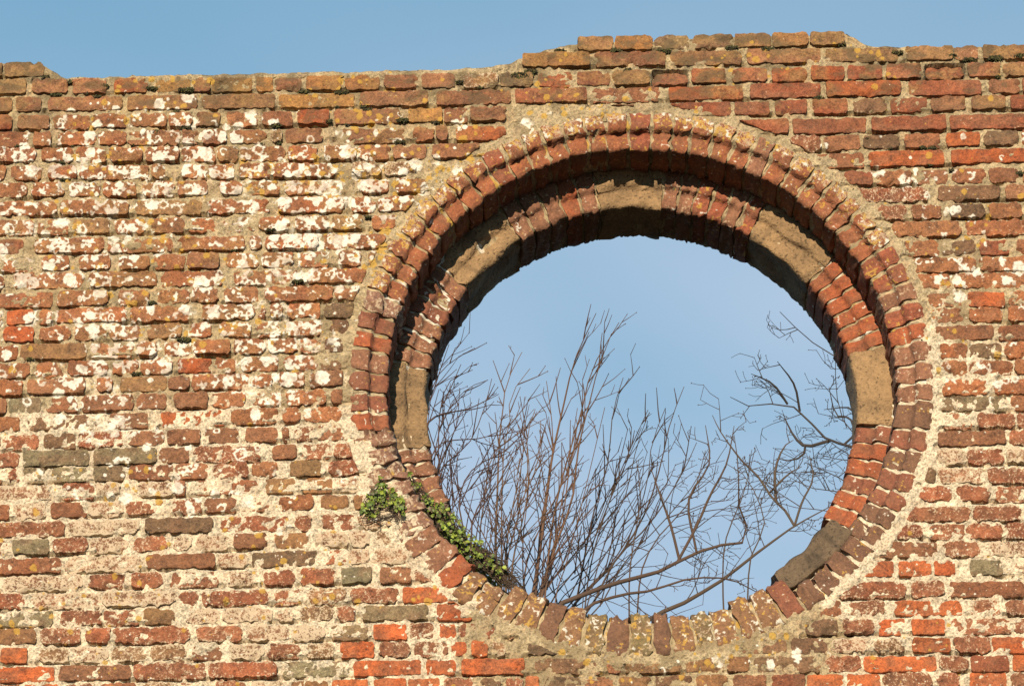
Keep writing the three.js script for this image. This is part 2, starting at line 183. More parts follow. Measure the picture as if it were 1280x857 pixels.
// where the crusts grow: white rosettes, yellow rosettes (0..1), in wall metres
const blob = (x, y, cx, cy, rx, ry) => { const d = ((x - cx) / rx) ** 2 + ((y - cy) / ry) ** 2; return d < 1 ? (1 - d) : 0; };
function whiteDensity(x, y) {
  let d = 0;
  if (x < -0.35) d += 1.25 * clamp(blob(x, y, -1.10, 0.28, 0.88, 0.62) * 2.2, 0, 1);
  d += 0.65 * blob(x, y, -0.40, 0.52, 0.55, 0.30);
  d += 0.55 * clamp(blob(x, y, -0.85, -0.25, 0.75, 0.42) * 1.5, 0, 1);
  d += 0.40 * clamp(blob(x, y, 1.45, 0.22, 0.36, 0.50) * 2, 0, 1);
  d += 0.24 * blob(x, y, 1.40, 0.60, 0.45, 0.2);
  d += 0.30 * blob(x, y, 0.45, -1.0, 0.55, 0.16) * 1.5;
  return d;
}
function yellowDensity(x, y) {
  let d = 0.06 + 0.5 * blob(x, y, -0.6, 0.75, 1.0, 0.26) + 1.5 * blob(x, y, -0.25, 0.46, 0.42, 0.36);
  d += 0.35 * blob(x, y, -1.2, 0.3, 0.9, 0.55) + 0.35 * blob(x, y, 1.35, 0.25, 0.4, 0.4) + 0.5 * blob(x, y, 0.4, -1.02, 0.5, 0.16);
  d += 0.6 * blob(x, y, 0.15, 0.76, 0.5, 0.12) + 0.4 * blob(x, y, 0.75, 0.98, 0.5, 0.08) + 0.12 * blob(x, y, -1.0, -0.7, 0.9, 0.5);
  return d;
}
// white and yellow crust: rosettes grown one by one on the sheet
const white = new Float32Array(TW * TH), yellow = new Float32Array(TW * TH);
{
  const rr = rng(31);
  const stamp = (buf, x, y, rad, ring, arc, a0) => {
    const R2 = rad * 1.5, i0 = Math.max(0, Math.floor((x - R2 - TX0) * PPM)), i1 = Math.min(TW - 1, Math.ceil((x + R2 - TX0) * PPM)), j0 = Math.max(0, Math.floor((y - R2 - TY0) * PPM)), j1 = Math.min(TH - 1, Math.ceil((y + R2 - TY0) * PPM));
    const sx = rr() * 50, sq = 0.75 + rr() * 0.45;
    for (let j = j0; j <= j1; j++) for (let i = i0; i <= i1; i++) {
      const px = TX0 + (i + 0.5) / PPM, py = TY0 + (j + 0.5) / PPM, dx = (px - x) / sq, dy = (py - y);
      const d = Math.hypot(dx, dy) / rad + 0.26 * vn(px * 110 + sx, py * 110) + 0.11 * vn(px * 380, py * 380 + sx);
      let m = sstep(1.0, 0.84, d);
      if (ring > 0) m *= sstep(ring - 0.12, ring + 0.05, d);
      if (arc > 0) { let a = Math.atan2(dy, dx) - a0; a = Math.abs(((a + Math.PI * 3) % (Math.PI * 2)) - Math.PI); m *= sstep(arc, arc - 0.5, a); }
      const o = j * TW + i; if (m > buf[o]) buf[o] = m;
    }
  };
  for (let n = 0; n < 62000; n++) {
    const x = TX0 + rr() * 4, y = TY0 + rr() * 2.9, q = rr(), s = rr(), t = rr(), u = rr(), a = rr() * 7;
    let d = whiteDensity(x, y) * (0.62 + 0.75 * vn(x * 5.5 + 9, y * 5.5));
    const o = Math.floor((y - TY0) * PPM) * TW + Math.floor((x - TX0) * PPM), id = idMap[o];
    if (id >= 0) { const b = bricks[id]; const inB = Math.abs(y - b.yc(x)) < b.hh + 0.002 && x > b.x0 - 0.003 && x < b.x1 + 0.003; d *= inB ? 1.30 : 0.30; if ('negdr'.includes(b.t)) d *= 0.30; else if (b.t === 'w') d = d * 1.25 + 0.02; if (b.t === 'o') d *= 0.4; } else d *= 0.3;
    if (q < d * 0.15) { const rad = 0.005 + 0.020 * s * s; stamp(white, x, y, rad, t < 0.62 && rad > 0.006 ? 0.34 + 0.22 * u : 0, t < 0.55 && rad > 0.006 ? 1.2 + u * 1.6 : 0, a); }
    else if (q > 0.965 && (y < 0.5 || s < 0.25)) stamp(white, x, y, 0.0012 + 0.0022 * s, 0, 0, 0);
  }
  for (let n = 0; n < 32000; n++) {
    const x = TX0 + rr() * 4, y = TY0 + rr() * 2.9, q = rr(), s = rr();
    if (q < yellowDensity(x, y) * (0.5 + 0.9 * vn(x * 7 + 3, y * 7 + 8)) * 0.62) stamp(yellow, x, y, 0.002 + 0.011 * s * s, 0, 0, 0);
  }
  for (let j = 0; j < TH; j++) for (let i = 0; i < TW; i++) {        // crusts that have grown together into sheets with bays and holes
    const o = j * TW + i, x = TX0 + (i + 0.5) / PPM, y = TY0 + (j + 0.5) / PPM; let d = whiteDensity(x, y); if (d < 0.06) continue;
    const id = idMap[o]; let f = 0.30; if (id >= 0) { const k = bricks[id]; if (Math.abs(y - k.yc(x)) < k.hh && x > k.x0 && x < k.x1) f = 'nego'.includes(k.t) ? 0.40 : k.t === 'r' ? 0.5 : k.t === 'w' ? 0.62 + 0.34 * k.j[2] : 0.55; }
    d *= f * (0.86 + 0.32 * vn(x * 5.5 + 9, y * 5.5)); const n = vn(x * 56 + 5, y * 66) * 0.64 + vn(x * 135, y * 135 + 9) * 0.32 + vn(x * 360 + 4, y * 360) * 0.10;
    const th = 1.02 - 0.86 * Math.min(d, 0.92), m = sstep(th, th + 0.13, n); if (m > white[o]) white[o] = m;
  }
  // the large single rosettes that stand out under the parapet
  for (const [x, y, r] of [[-0.82, 0.80, 0.022], [-0.86, 0.76, 0.018], [-0.90, 0.76, 0.014], [-1.33, 0.74, 0.022], [-0.16, 0.75, 0.016], [-0.14, 0.742, 0.012], [-0.17, 0.76, 0.012], [0.06, 0.757, 0.020], [0.13, 0.775, 0.018], [-0.235, 0.63, 0.017], [1.17, 0.565, 0.020], [1.29, 0.57, 0.010]]) stamp(white, x, y, r, 0, 0, 0);
}
function sheet() { const t = new THREE.DataTexture(new Uint8Array(TW * TH * 4), TW, TH); t.magFilter = THREE.LinearFilter; t.minFilter = THREE.LinearMipmapLinearFilter; t.generateMipmaps = true; t.needsUpdate = true; return t; }
const toS = new Uint8Array(4097); for (let i = 0; i <= 4096; i++) { const l = i / 4096; toS[i] = Math.round(255 * (l <= 0.0031308 ? l * 12.92 : 1.055 * Math.pow(l, 1 / 2.4) - 0.055)); }
const S8 = v => toS[clamp(Math.round(v * 4096), 0, 4096)];
const brickMap = sheet(), brickBump = sheet(), mortarMap = sheet(), mortarBump = sheet();
brickMap.colorSpace = mortarMap.colorSpace = THREE.SRGBColorSpace;
{
  const A = brickMap.image.data, B = brickBump.image.data, M = mortarMap.image.data, N = mortarBump.image.data;
  for (let j = 0; j < TH; j++) for (let i = 0; i < TW; i++) {
    const o = j * TW + i, x = TX0 + (i + 0.5) / PPM, y = TY0 + (j + 0.5) / PPM, o4 = o * 4;
    const f1 = vn(x * 330, y * 330), f2 = vn(x * 150 + 7, y * 150 + 3), f3 = fbm(x * 38 + 2, y * 38), f0 = lat(i * 3 + j, j * 5 + (i >> 3)), c1 = vn(x * 9 + 4, y * 9 + 1);
    const wl = white[o], yl = yellow[o];
    // brick
    const id = idMap[o];
    let r = 0.28, g = 0.1, b = 0.055, sm = 0.1, hgt = 0.5;
    if (id >= 0) {
      const k = bricks[id], c = BASE[k.t], v = (0.76 + 0.36 * k.j[0]) * (k.t === 'r' && k.k < 10 ? 0.76 : 1), h = k.j[1] - 0.5;
      r = c[0] * v; g = c[1] * v * (1 + h * 0.22); b = c[2] * v * (1 + h * 0.30); sm = SMEAR[k.t] + (k.j[2] - 0.5) * 0.12;
      const e = Math.min(x - k.x0, k.x1 - x, y - k.yc(x) + k.hh, k.yc(x) + k.hh - y);       // weathered rim of each brick
      sm += 0.22 * sstep(0.010, 0, e + 0.004 * f2) * (0.5 + sm);
    }
    // fired-clay mottling: browner and redder patches inside one brick
    const mt = sstep(-0.35, 0.6, fbm(x * 22 + 31, y * 30 + 9)) * 0.65; r = lerp(r, 0.205, mt * 0.7); g = lerp(g, 0.098, mt * 0.7); b = lerp(b, 0.050, mt * 0.7);
    const gr = 1 + 0.30 * f1 + 0.26 * f2 + 0.26 * f3 + 0.26 * f0; r *= gr; g *= gr; b *= gr;
    const pit = sstep(0.40, 0.66, f2 * 0.6 + f1 * 0.6);
    let crack = 0; if (id >= 0 && bricks[id].j[2] > 0.45) { const cq = bricks[id].j[0] * 60, cw = Math.abs(vn(x * 26 + cq, y * 55 + cq) + 0.35 * vn(x * 90, y * 120 + cq)); crack = sstep(0.075, 0.0, cw) * sstep(0.0, 0.3, vn(x * 17 + cq, y * 17)); }
    const s0 = f1 * 0.48 + f2 * 0.38 + vn(x * 62, y * 62 + 5) * 0.30 + f0 * 0.30, th = 0.95 - 1.45 * sm, sk = sstep(th, th + 0.22, s0) * 0.88;
    r = lerp(r, 0.60, sk); g = lerp(g, 0.475, sk); b = lerp(b, 0.325, sk);
    // ochre film of algae in the upper courses, patchy
    const zone = Math.max(sstep(0.70, 0.84, y + 0.06 * c1), 0.75 * clamp(blob(x, y, -0.75, 0.45, 1.1, 0.62) * 1.8, 0, 1)), film = sstep(-0.10, 0.55, fbm(x * 14 + 50, y * 20) + 0.2 * f2) * zone * 0.5;
    r = lerp(r, 0.27 * gr, film); g = lerp(g, 0.160 * gr, film); b = lerp(b, 0.056 * gr, film);
    const grime = sstep(0.12, 0.55, fbm(x * 19 + 11, y * 32 + 6) + 0.25 * f2) * sstep(0.72, 0.86, y + 0.07 * c1 + 0.05 * f3) * 0.62;   // dark lichen and dirt on the top courses
    r = lerp(r, 0.095, grime); g = lerp(g, 0.068, grime); b = lerp(b, 0.032, grime);
    const ye = yl * (0.75 + 0.2 * f1); r = lerp(r, 0.52, ye); g = lerp(g, 0.30, ye); b = lerp(b, 0.045, ye);
    const we = clamp(wl * (0.95 + 0.12 * f2) * lerp(0.62, 1, sstep(-0.55, -0.05, vn(x * 24 + 13, y * 24) + 0.35 * f2)), 0, 1), wv = 0.79 + 0.07 * f3 + 0.06 * f1 + 0.04 * f2; r = lerp(r, wv, we); g = lerp(g, wv * 0.935, we); b = lerp(b, wv * 0.80, we);
    A[o4] = S8(r * REF); A[o4 + 1] = S8(g * REF); A[o4 + 2] = S8(b * REF); A[o4 + 3] = 255;
    hgt = 0.46 + 0.10 * f1 + 0.15 * f2 + 0.16 * f3 - 0.26 * pit - 0.42 * crack + 0.22 * wl + 0.12 * yl + 0.10 * sk + 0.04 * f0;
    B[o4] = B[o4 + 1] = B[o4 + 2] = clamp(Math.round(hgt * 255), 0, 255); B[o4 + 3] = 255;
    // mortar: old tan lime above, whiter repointing below and round the ring, in patches
    const reg = sstep(-0.06, 0.10, (-0.16 - y) + 0.16 * fbm(x * 6, y * 6 + 4) + 0.07 * f3 + (x > 1.15 ? 0.22 : 0) - 1.3 * clamp(blob(x, y, 0.40, -1.02, 0.72, 0.30) * 2.2, 0, 1));
    let mr = lerp(0.43, 0.67, reg), mg = lerp(0.335, 0.565, reg), mb = lerp(0.195, 0.405, reg);
    mr = lerp(mr, 0.36, film * 0.6); mg = lerp(mg, 0.25, film * 0.6); mb = lerp(mb, 0.10, film * 0.6);
    const clayDust = sstep(0.1, 0.7, vn(x * 45 + 8, y * 45) + 0.5 * f2) * 0.26; mr = lerp(mr, 0.36, clayDust); mg = lerp(mg, 0.19, clayDust); mb = lerp(mb, 0.10, clayDust);
    const mgz = 1 + 0.28 * f1 + 0.26 * f2 + 0.22 * f3 + 0.26 * f0; mr *= mgz; mg *= mgz; mb *= mgz;
    const grit = sstep(0.36, 0.66, vn(x * 240 + 90, y * 240)); mr = lerp(mr, 0.24, grit * 0.55); mg = lerp(mg, 0.17, grit * 0.55); mb = lerp(mb, 0.11, grit * 0.55);
    const dirt = sstep(0.15, 0.65, fbm(x * 17 + 70, y * 17) + 0.35 * clamp(blob(x, y, 0.42, -1.02, 0.55, 0.22) * 2, 0, 1)) * (1 - reg) * 0.6; mr = lerp(mr, 0.24, dirt); mg = lerp(mg, 0.175, dirt); mb = lerp(mb, 0.09, dirt);
    mr = lerp(mr, 0.12, grime); mg = lerp(mg, 0.088, grime); mb = lerp(mb, 0.045, grime);
    const ym = yl * 0.85; mr = lerp(mr, 0.52, ym); mg = lerp(mg, 0.31, ym); mb = lerp(mb, 0.05, ym);
    const wm = we * sstep(-0.25, 0.25, c1 + f3 * 0.5 + (y < 0.05 ? 0.3 : 0)); mr = lerp(mr, wv, wm); mg = lerp(mg, wv * 0.935, wm); mb = lerp(mb, wv * 0.80, wm);
    M[o4] = S8(mr * REF); M[o4 + 1] = S8(mg * REF); M[o4 + 2] = S8(mb * REF); M[o4 + 3] = 255;
    const nh = 0.45 + 0.14 * f1 + 0.18 * f2 + 0.2 * f3 - 0.15 * grit + 0.15 * wl + 0.05 * f0;
    N[o4] = N[o4 + 1] = N[o4 + 2] = clamp(Math.round(nh * 255), 0, 255); N[o4 + 3] = 255;
  }
}
const brickMat = new THREE.MeshStandardMaterial({ map: brickMap, bumpMap: brickBump, bumpScale: 0.007, roughness: 0.93 });
const mortarMat = new THREE.MeshStandardMaterial({ map: mortarMap, bumpMap: mortarBump, bumpScale: 0.009, roughness: 0.97 });

// ring bricks: sheets that run along each brick (u) and across it (v), one per kind
function tile(seed, size, ppm, fn) {
  const n = Math.round(size * ppm), d = new Uint8Array(n * n * 4), h = new Uint8Array(n * n * 4), ox = seed * 13.7;
  for (let j = 0; j < n; j++) for (let i = 0; i < n; i++) {
    const x = i / ppm + ox, y = j / ppm + ox * 0.7, q = fn(x, y, lat(i * 3 + j + seed, j * 5 + (i >> 3)), i / ppm), o = (j * n + i) * 4;
    d[o] = S8(q[0] * REF); d[o + 1] = S8(q[1] * REF); d[o + 2] = S8(q[2] * REF); d[o + 3] = 255; h[o] = h[o + 1] = h[o + 2] = clamp(Math.round(q[3] * 255), 0, 255); h[o + 3] = 255;
  }
  const mk = (dd, s) => { const t = new THREE.DataTexture(dd, n, n); t.wrapS = t.wrapT = THREE.MirroredRepeatWrapping; t.magFilter = THREE.LinearFilter; t.minFilter = THREE.LinearMipmapLinearFilter; t.generateMipmaps = true; if (s) t.colorSpace = THREE.SRGBColorSpace; t.needsUpdate = true; return t; };
  return new THREE.MeshStandardMaterial({ map: mk(d, true), bumpMap: mk(h), bumpScale: 0.005, roughness: 0.93 });
}
function clay(c, smear0, yel0, whi0, half) {
  return (x, y, f0, lx) => {
    const f1 = vn(x * 330, y * 330), f2 = vn(x * 150 + 7, y * 150 + 3), f3 = fbm(x * 38 + 2, y * 38);
    const kf = half ? 125 : 75; let [r, g, b] = c; let smear = smear0, yel = yel0, whi = whi0; if (half) { const k = sstep(0.098 + 0.03 * f3, 0.085 + 0.03 * f3, lx); smear = lerp(0.08, smear0, k); yel = lerp(0.10, yel0, k); whi = lerp(0.04, whi0, k); }
    const mt = sstep(-0.35, 0.6, fbm(x * 22 + 31, y * 30 + 9)) * 0.45; r = lerp(r, 0.205, mt); g = lerp(g, 0.098, mt); b = lerp(b, 0.050, mt);
    const gr = 1 + 0.24 * f1 + 0.20 * f2 + 0.22 * f3 + 0.18 * f0; r *= gr; g *= gr; b *= gr;
    const pit = sstep(0.40, 0.66, f2 * 0.6 + f1 * 0.6);
    const s0 = f1 * 0.38 + f2 * 0.42 + vn(x * 62, y * 62 + 5) * 0.42 + f0 * 0.12, th = 0.95 - 1.45 * smear, sk = sstep(th, th + 0.28, s0 + (half ? 0.35 * f0 : 0)) * 0.86;
    r = lerp(r, 0.52, sk); g = lerp(g, 0.39, sk); b = lerp(b, 0.26, sk);
    const ye = sstep(1.0 - yel, 1.12 - yel, vn(x * kf + 9, y * kf) * 0.55 + f2 * 0.35 + f1 * (half ? 0.35 : 0.2) + 0.35) * (0.8 + 0.2 * f1); r = lerp(r, 0.50, ye); g = lerp(g, 0.29, ye); b = lerp(b, 0.05, ye);
    const we = sstep(1.0 - whi, 1.1 - whi, vn(x * kf * 0.8 + 29, y * kf * 0.8 + 13) * 0.55 + f2 * 0.35 + f1 * 0.2 + 0.35); r = lerp(r, 0.66, we); g = lerp(g, 0.61, we); b = lerp(b, 0.52, we);
    return [r, g, b, 0.42 + 0.10 * f1 + 0.15 * f2 + 0.18 * f3 - 0.22 * pit + 0.1 * sk + 0.18 * we + 0.1 * ye];
  };
}
const RING = {
  red: tile(1, 1, 512, clay([0.334, 0.088, 0.032], 0.10, 0.05, 0.02)),
  brown: tile(2, 1, 512, clay([0.238, 0.081, 0.042], 0.14, 0.05, 0.04)),
  pink: tile(3, 1, 512, clay([0.27, 0.118, 0.064], 0.36, 0.03, 0.06)),
  crust: tile(4, 1, 512, clay([0.31, 0.10, 0.040], 0.84, 0.62, 0.34, true)),
  speck: tile(5, 1, 512, clay([0.29, 0.081, 0.037], 0.16, 0.26, 0.10)),
  dark: tile(6, 1, 512, clay([0.17, 0.082, 0.045], 0.14, 0.12, 0.06)),
  rubble: tile(7, 1, 512, clay([0.264, 0.132, 0.084], 0.60, 0.12, 0.10)),
  mossy: tile(9, 1, 512, clay([0.21, 0.15, 0.066], 0.50, 0.34, 0.24)),
  bottom: tile(8, 1, 512, clay([0.25, 0.125, 0.058], 0.40, 0.34, 0.24)),
};
const stoneFn = (c, dark) => (x, y, f0) => {
  const f1 = vn(x * 330, y * 330), f2 = vn(x * 130 + 7, y * 130 + 3), f3 = fbm(x * 16 + 2, y * 16), st = sstep(0.1, 0.8, fbm(x * 9 + 5, y * 30)) * dark;
  const gr = (1 + 0.14 * f1 + 0.16 * f2 + 0.30 * f3 + 0.14 * f0) * (1 - 0.40 * st), pore = sstep(0.60, 0.80, vn(x * 190 + 4, y * 190)) * 0.6;
  return [c[0] * gr * (1 - pore), c[1] * gr * (1 - pore), c[2] * gr * (1 - pore), 0.5 + 0.16 * f1 + 0.2 * f2 + 0.3 * f3 - 0.45 * pore - 0.35 * sstep(0.05, 0, Math.abs(vn(x * 12 + 3, y * 30) + 0.3 * vn(x * 70, y * 70)))];
};
const STONE = { sand: tile(11, 1, 512, stoneFn([0.31, 0.192, 0.092], 0.8)), grey: tile(12, 1, 512, stoneFn([0.155, 0.104, 0.060], 1)) };

// ---------------------------------------------------------------- ground
{
  const g = new THREE.PlaneGeometry(4000, 4000, 1, 1); g.rotateX(-Math.PI / 2);
  const uv = g.attributes.uv; for (let i = 0; i < uv.count; i++) uv.setXY(i, uv.getX(i) * 800, uv.getY(i) * 800);
  const m = tile(21, 1, 256, (x, y, f0) => { const n = fbm(x * 9, y * 9), f = vn(x * 60, y * 60), k = 1 + 0.3 * n + 0.25 * f + 0.15 * f0; return [0.022 * k, 0.024 * k, 0.012 * k, 0.5 + 0.3 * f]; });
  const o = part(g, m, 'ground', scene); o.castShadow = false;
  o.userData = { kind: 'structure', label: 'rough grass ground at the foot of the wall', category: 'ground' };
}

// ---------------------------------------------------------------- the wall
const wall = new THREE.Group(); wall.name = 'brick_wall'; scene.add(wall);
wall.userData = { label: 'weathered red brick wall with lichen and a large round opening', category: 'wall' };
const capY = x => { let i = 0; while (i < CAP.length - 2 && x > CAP[i + 1][0]) i++; const [a, b] = [CAP[i], CAP[i + 1]]; return lerp(a[1], b[1], clamp((x - a[0]) / (b[0] - a[0]), -0.5, 1.5)); };
const MISS0 = 207, MISS1 = 308;              // degrees where the inner ring has fallen out
const innerR = deg => { const d = ((deg % 360) + 360) % 360; return d > MISS0 && d < MISS1 ? R_LIP + 0.004 : R_IN; };

// core of rubble between the two faces, down to the ground
{
  const mk = (z0, z1, rf) => {
    const s = new THREE.Shape(); const X = 2.02;
    s.moveTo(-X, GROUND); s.lineTo(X, GROUND); s.lineTo(X, capY(X) - 0.035);
    for (let i = CAP.length - 1; i >= 0; i--) if (Math.abs(CAP[i][0]) < X) s.lineTo(CAP[i][0], CAP[i][1] - 0.035);
    s.lineTo(-X, capY(-X) - 0.035);
    const h = new THREE.Path(); for (let d = 0; d < 360; d += 3) { const r = rf(d), a = d * Math.PI / 180; const px = CX + r * Math.cos(a), py = CY + r * Math.sin(a); d ? h.lineTo(px, py) : h.moveTo(px, py); } h.closePath();
    s.holes.push(h);
    const g = new THREE.ExtrudeGeometry(s, { depth: z1 - z0, bevelEnabled: false }); g.translate(0, 0, z0);
    const p = g.attributes.position, uv = g.attributes.uv; for (let i = 0; i < p.count; i++) uv.setXY(i, UX(p.getX(i)) , UY(p.getY(i)) + p.getZ(i));
    return g;
  };
  const m = tile(23, 1, 256, clay([0.28, 0.12, 0.07], 0.5, 0.02, 0.02));
  part(mergeGeometries([mk(-0.055, -0.045, () => R_OUT + 0.03), mk(-0.235, -0.0555, () => R_LIP + 0.05), mk(-0.265, -0.2355, () => R_LIP + 0.01), mk(Z_BACK - 0.005, -0.2655, d => innerR(d) + 0.03)]), m, 'core', wall, Y0);
}

// wall bricks
function wallBrick(b) {
  const rr = rng(b.seed), L = b.x1 - b.x0, nx = clamp(Math.round(L / 0.0085), 4, 28), ny = 7, hh = b.hh;
  const worn = { p: 1.7, q: 1.7, m: 1.45, w: 1.3, d: 1.25, h: 1.6, n: 1.0, b: 1.05 }[b.t] ?? 0.9;
  const s1 = rr() * 90, flaky = rr() < 0.45 ? 0.0055 * rr() * worn : 0, chips = []; const nc = Math.floor(rr() * 3.2 * worn);
  for (let n = 0; n < nc; n++) { const side = rr(); chips.push(side < 0.5 ? [b.x0 + rr() * L, rr() < 0.6 ? -1 : 1, 0.006 + rr() * 0.012] : [rr() < 0.5 ? b.x0 : b.x1, (rr() - 0.5) * 2, 0.008 + rr() * 0.012]); }
  const base = 0.0042 + b.proud + (b.k < 7 ? 0.002 : 0) - (b.t === 'h' ? 0.018 : 0);
  // the wall face swells and sinks gently
  const us = []; for (let i = 0; i <= nx; i++) { const t = i / nx; us.push(t); } us[1] = Math.min(us[1], 0.0045 / L + 0.01); us[nx - 1] = Math.max(us[nx - 1], 1 - 0.0045 / L - 0.01);
  const vs = [-1, -0.86, -0.52, -0.17, 0.17, 0.52, 0.86, 1];
  const NU = nx + 2, NV = ny + 2;            // one extra row all round for the buried sides
  const fn = (i, j) => {
    const ii = clamp(i - 1, 0, nx), jj = clamp(j - 1, 0, ny), u = us[ii], v = vs[jj], skirt = (i === 0 || j === 0 || i === NU || j === NV);
    let x = lerp(b.x0, b.x1, u), y = b.yc(x) + v * hh + (u - 0.5) * b.tilt;
    const ex = Math.min(u, 1 - u) * L, ey = (1 - Math.abs(v)) * hh, e = Math.min(ex, ey);
    const rag = sstep(0.010, 0, e);
    x += rag * (0.0024 * vn(x * 95 + s1, y * 95) + 0.0016 * vn(x * 30, y * 60 + s1)) * worn;
    y += rag * (0.0030 * vn(x * 70, y * 95 + s1) + 0.0020 * vn(x * 160 + s1, y * 20)) * worn;
    const cr = 0.006 * worn, ax = Math.max(0, cr - ex), ay = Math.max(0, cr - ey); if (ax > 0 && ay > 0) { x += (u < 0.5 ? 1 : -1) * ay * 0.5; y += (v < 0 ? 1 : -1) * ax * 0.5; }
    const fl = fbm(x * 16 + s1 * 2, y * 26 + s1), flake = flaky * sstep(0.10, 0.16, fl);
    let z = base + 0.0034 * worn * fbm(x * 28 + s1, y * 40) + 0.0026 * worn * vn(x * 85, y * 85 + s1) - flake + 0.0015 * worn * vn(x * 150 + s1, y * 150) - 0.0014 * sstep(0.0036, 0, e) + (v * 0.0012);
    for (const [cx, cv, r] of chips) { const d = Math.hypot(x - cx, y - (b.yc(cx) + cv * hh)); z -= 0.013 * sstep(r, r * 0.35, d); }
    if (b.t === 'h') z -= 0.012 * sstep(-0.2, 0.75, v);
    if (skirt) z = b.t === 'h' ? -0.05 : -0.032;
    const dx = x - CX, dy = y - CY, d = Math.hypot(dx, dy), RW = R_WALL + 0.006 * vn(x * 25, y * 25);
    if (d < RW) { x = CX + dx / d * RW; y = CY + dy / d * RW; if (!skirt) z -= 0.005; }
    return [x, y, z];
  };
  const uvf = (i, j, p) => [UX(p[0]), UY(p[1])], at = (n, m, f) => gridGeo(n, m, f, uvf);      // face and sides apart, so that the arris stays crisp
  return mergeGeometries([at(nx, ny, (i, j) => fn(i + 1, j + 1)), at(nx, 1, (i, j) => fn(i + 1, j)), at(nx, 1, (i, j) => fn(i + 1, NV - 1 + j)), at(1, ny, (i, j) => fn(i, j + 1)), at(1, ny, (i, j) => fn(NU - 1 + i, j + 1))]);
}
{
  const inView = b => { const x = (b.x0 + b.x1) / 2; return x > -1.62 && x < 1.62 && b.k <= 35; };
  const area = b => inView(b) ? Math.min(b.x1, 1.6) - Math.max(b.x0, -1.6) : 0;
  const order = bricks.slice().sort((p, q) => area(q) - area(p));
  const rest = [];
  order.forEach((b, i) => { const g = wallBrick(b); if (i < 300) part(g, brickMat, nm('brick'), wall, Y0); else rest.push(g); });
  const o = part(mergeGeometries(rest), brickMat, 'brick_remainder', wall, Y0); o.userData.kind = 'stuff';
}
// bed of mortar between the bricks
{
  const st = 0.0056, nx = Math.round(3.94 / st), X0 = -1.97, Yb = -1.72;
  const ny = Math.round((1.14 - Yb) / st), holes = []; const rr = rng(8);
  for (let n = 0; n < 420; n++) holes.push([X0 + rr() * 3.94, Yb + rr() * 2.8, 0.004 + rr() * 0.008]);
  const cell = new Map(); holes.forEach(h => { const k = Math.floor(h[0] / 0.05) + ',' + Math.floor(h[1] / 0.05); (cell.get(k) ?? cell.set(k, []).get(k)).push(h); });
  const pos = [], uv = [], idx = [], row = new Int32Array((nx + 1) * (ny + 1)).fill(-1);
  for (let j = 0; j <= ny; j++) for (let i = 0; i <= nx; i++) {
    let x = X0 + i * st, y = Yb + j * st; const cy = capY(x) - 0.006;
    if (y > cy + st) continue; if (y > cy) y = cy;
    const d = Math.hypot(x - CX, y - CY); if (d < R_OUT - 0.03) continue;
    const low = sstep(-0.06, 0.10, (-0.16 - y) + 0.16 * fbm(x * 6, y * 6 + 4) + (x > 1.15 ? 0.22 : 0));
    let z = lerp(-0.0048, -0.0022, low) + 0.0036 * fbm(x * 24 + 8, y * 24) + 0.0040 * vn(x * 68, y * 68 + 2) + 0.0034 * vn(x * 130 + 5, y * 130);
    const ti = clamp(Math.floor((x - TX0) * PPM), 0, TW - 1), above = idMap[clamp(Math.floor((y + 0.0062 - TY0) * PPM), 0, TH - 1) * TW + ti];   // washed-out bed under some bricks
    if (above >= 0) { const k = bricks[above], e = k.yc(x) - k.hh - y; if (e > -0.004 && e < 0.0065) z -= 0.019 * sstep(-0.16, 0.26, vn(x * 11 + 40, y * 30) + 0.4 * vn(x * 60, y * 20)); }
    const inside = idMap[clamp(Math.floor((y - TY0) * PPM), 0, TH - 1) * TW + ti]; if (inside >= 0 && bricks[inside].t === 'h') { const k = bricks[inside], e = k.hh - Math.abs(k.yc(x) - y); if (e > -0.003 && x > k.x0 && x < k.x1) z -= 0.034; }
    const hs = cell.get(Math.floor(x / 0.05) + ',' + Math.floor(y / 0.05)); if (hs) for (const h of hs) { const q = Math.hypot(x - h[0], y - h[1]); z -= 0.022 * sstep(h[2], h[2] * 0.4, q); }
    z += 0.006 * sstep(0.035, 0.012, Math.abs(d - R_OUT - 0.012)) * (x > 0.9 || y < -0.5 ? 1 : 0.2);
    row[j * (nx + 1) + i] = pos.length / 3; pos.push(x, y, z); uv.push(UX(x), UY(y));
  }
  for (let j = 0; j < ny; j++) for (let i = 0; i < nx; i++) { const a = row[j * (nx + 1) + i], b = row[j * (nx + 1) + i + 1], c = row[(j + 1) * (nx + 1) + i], d = row[(j + 1) * (nx + 1) + i + 1]; if (a >= 0 && b >= 0 && c >= 0 && d >= 0) idx.push(a, b, d, a, d, c); }
  const g = new THREE.BufferGeometry(); g.setAttribute('position', new THREE.Float32BufferAttribute(pos, 3)); g.setAttribute('uv', new THREE.Float32BufferAttribute(uv, 2)); g.setIndex(idx); g.computeVertexNormals();
  part(g, mortarMat, 'mortar', wall, Y0);
}
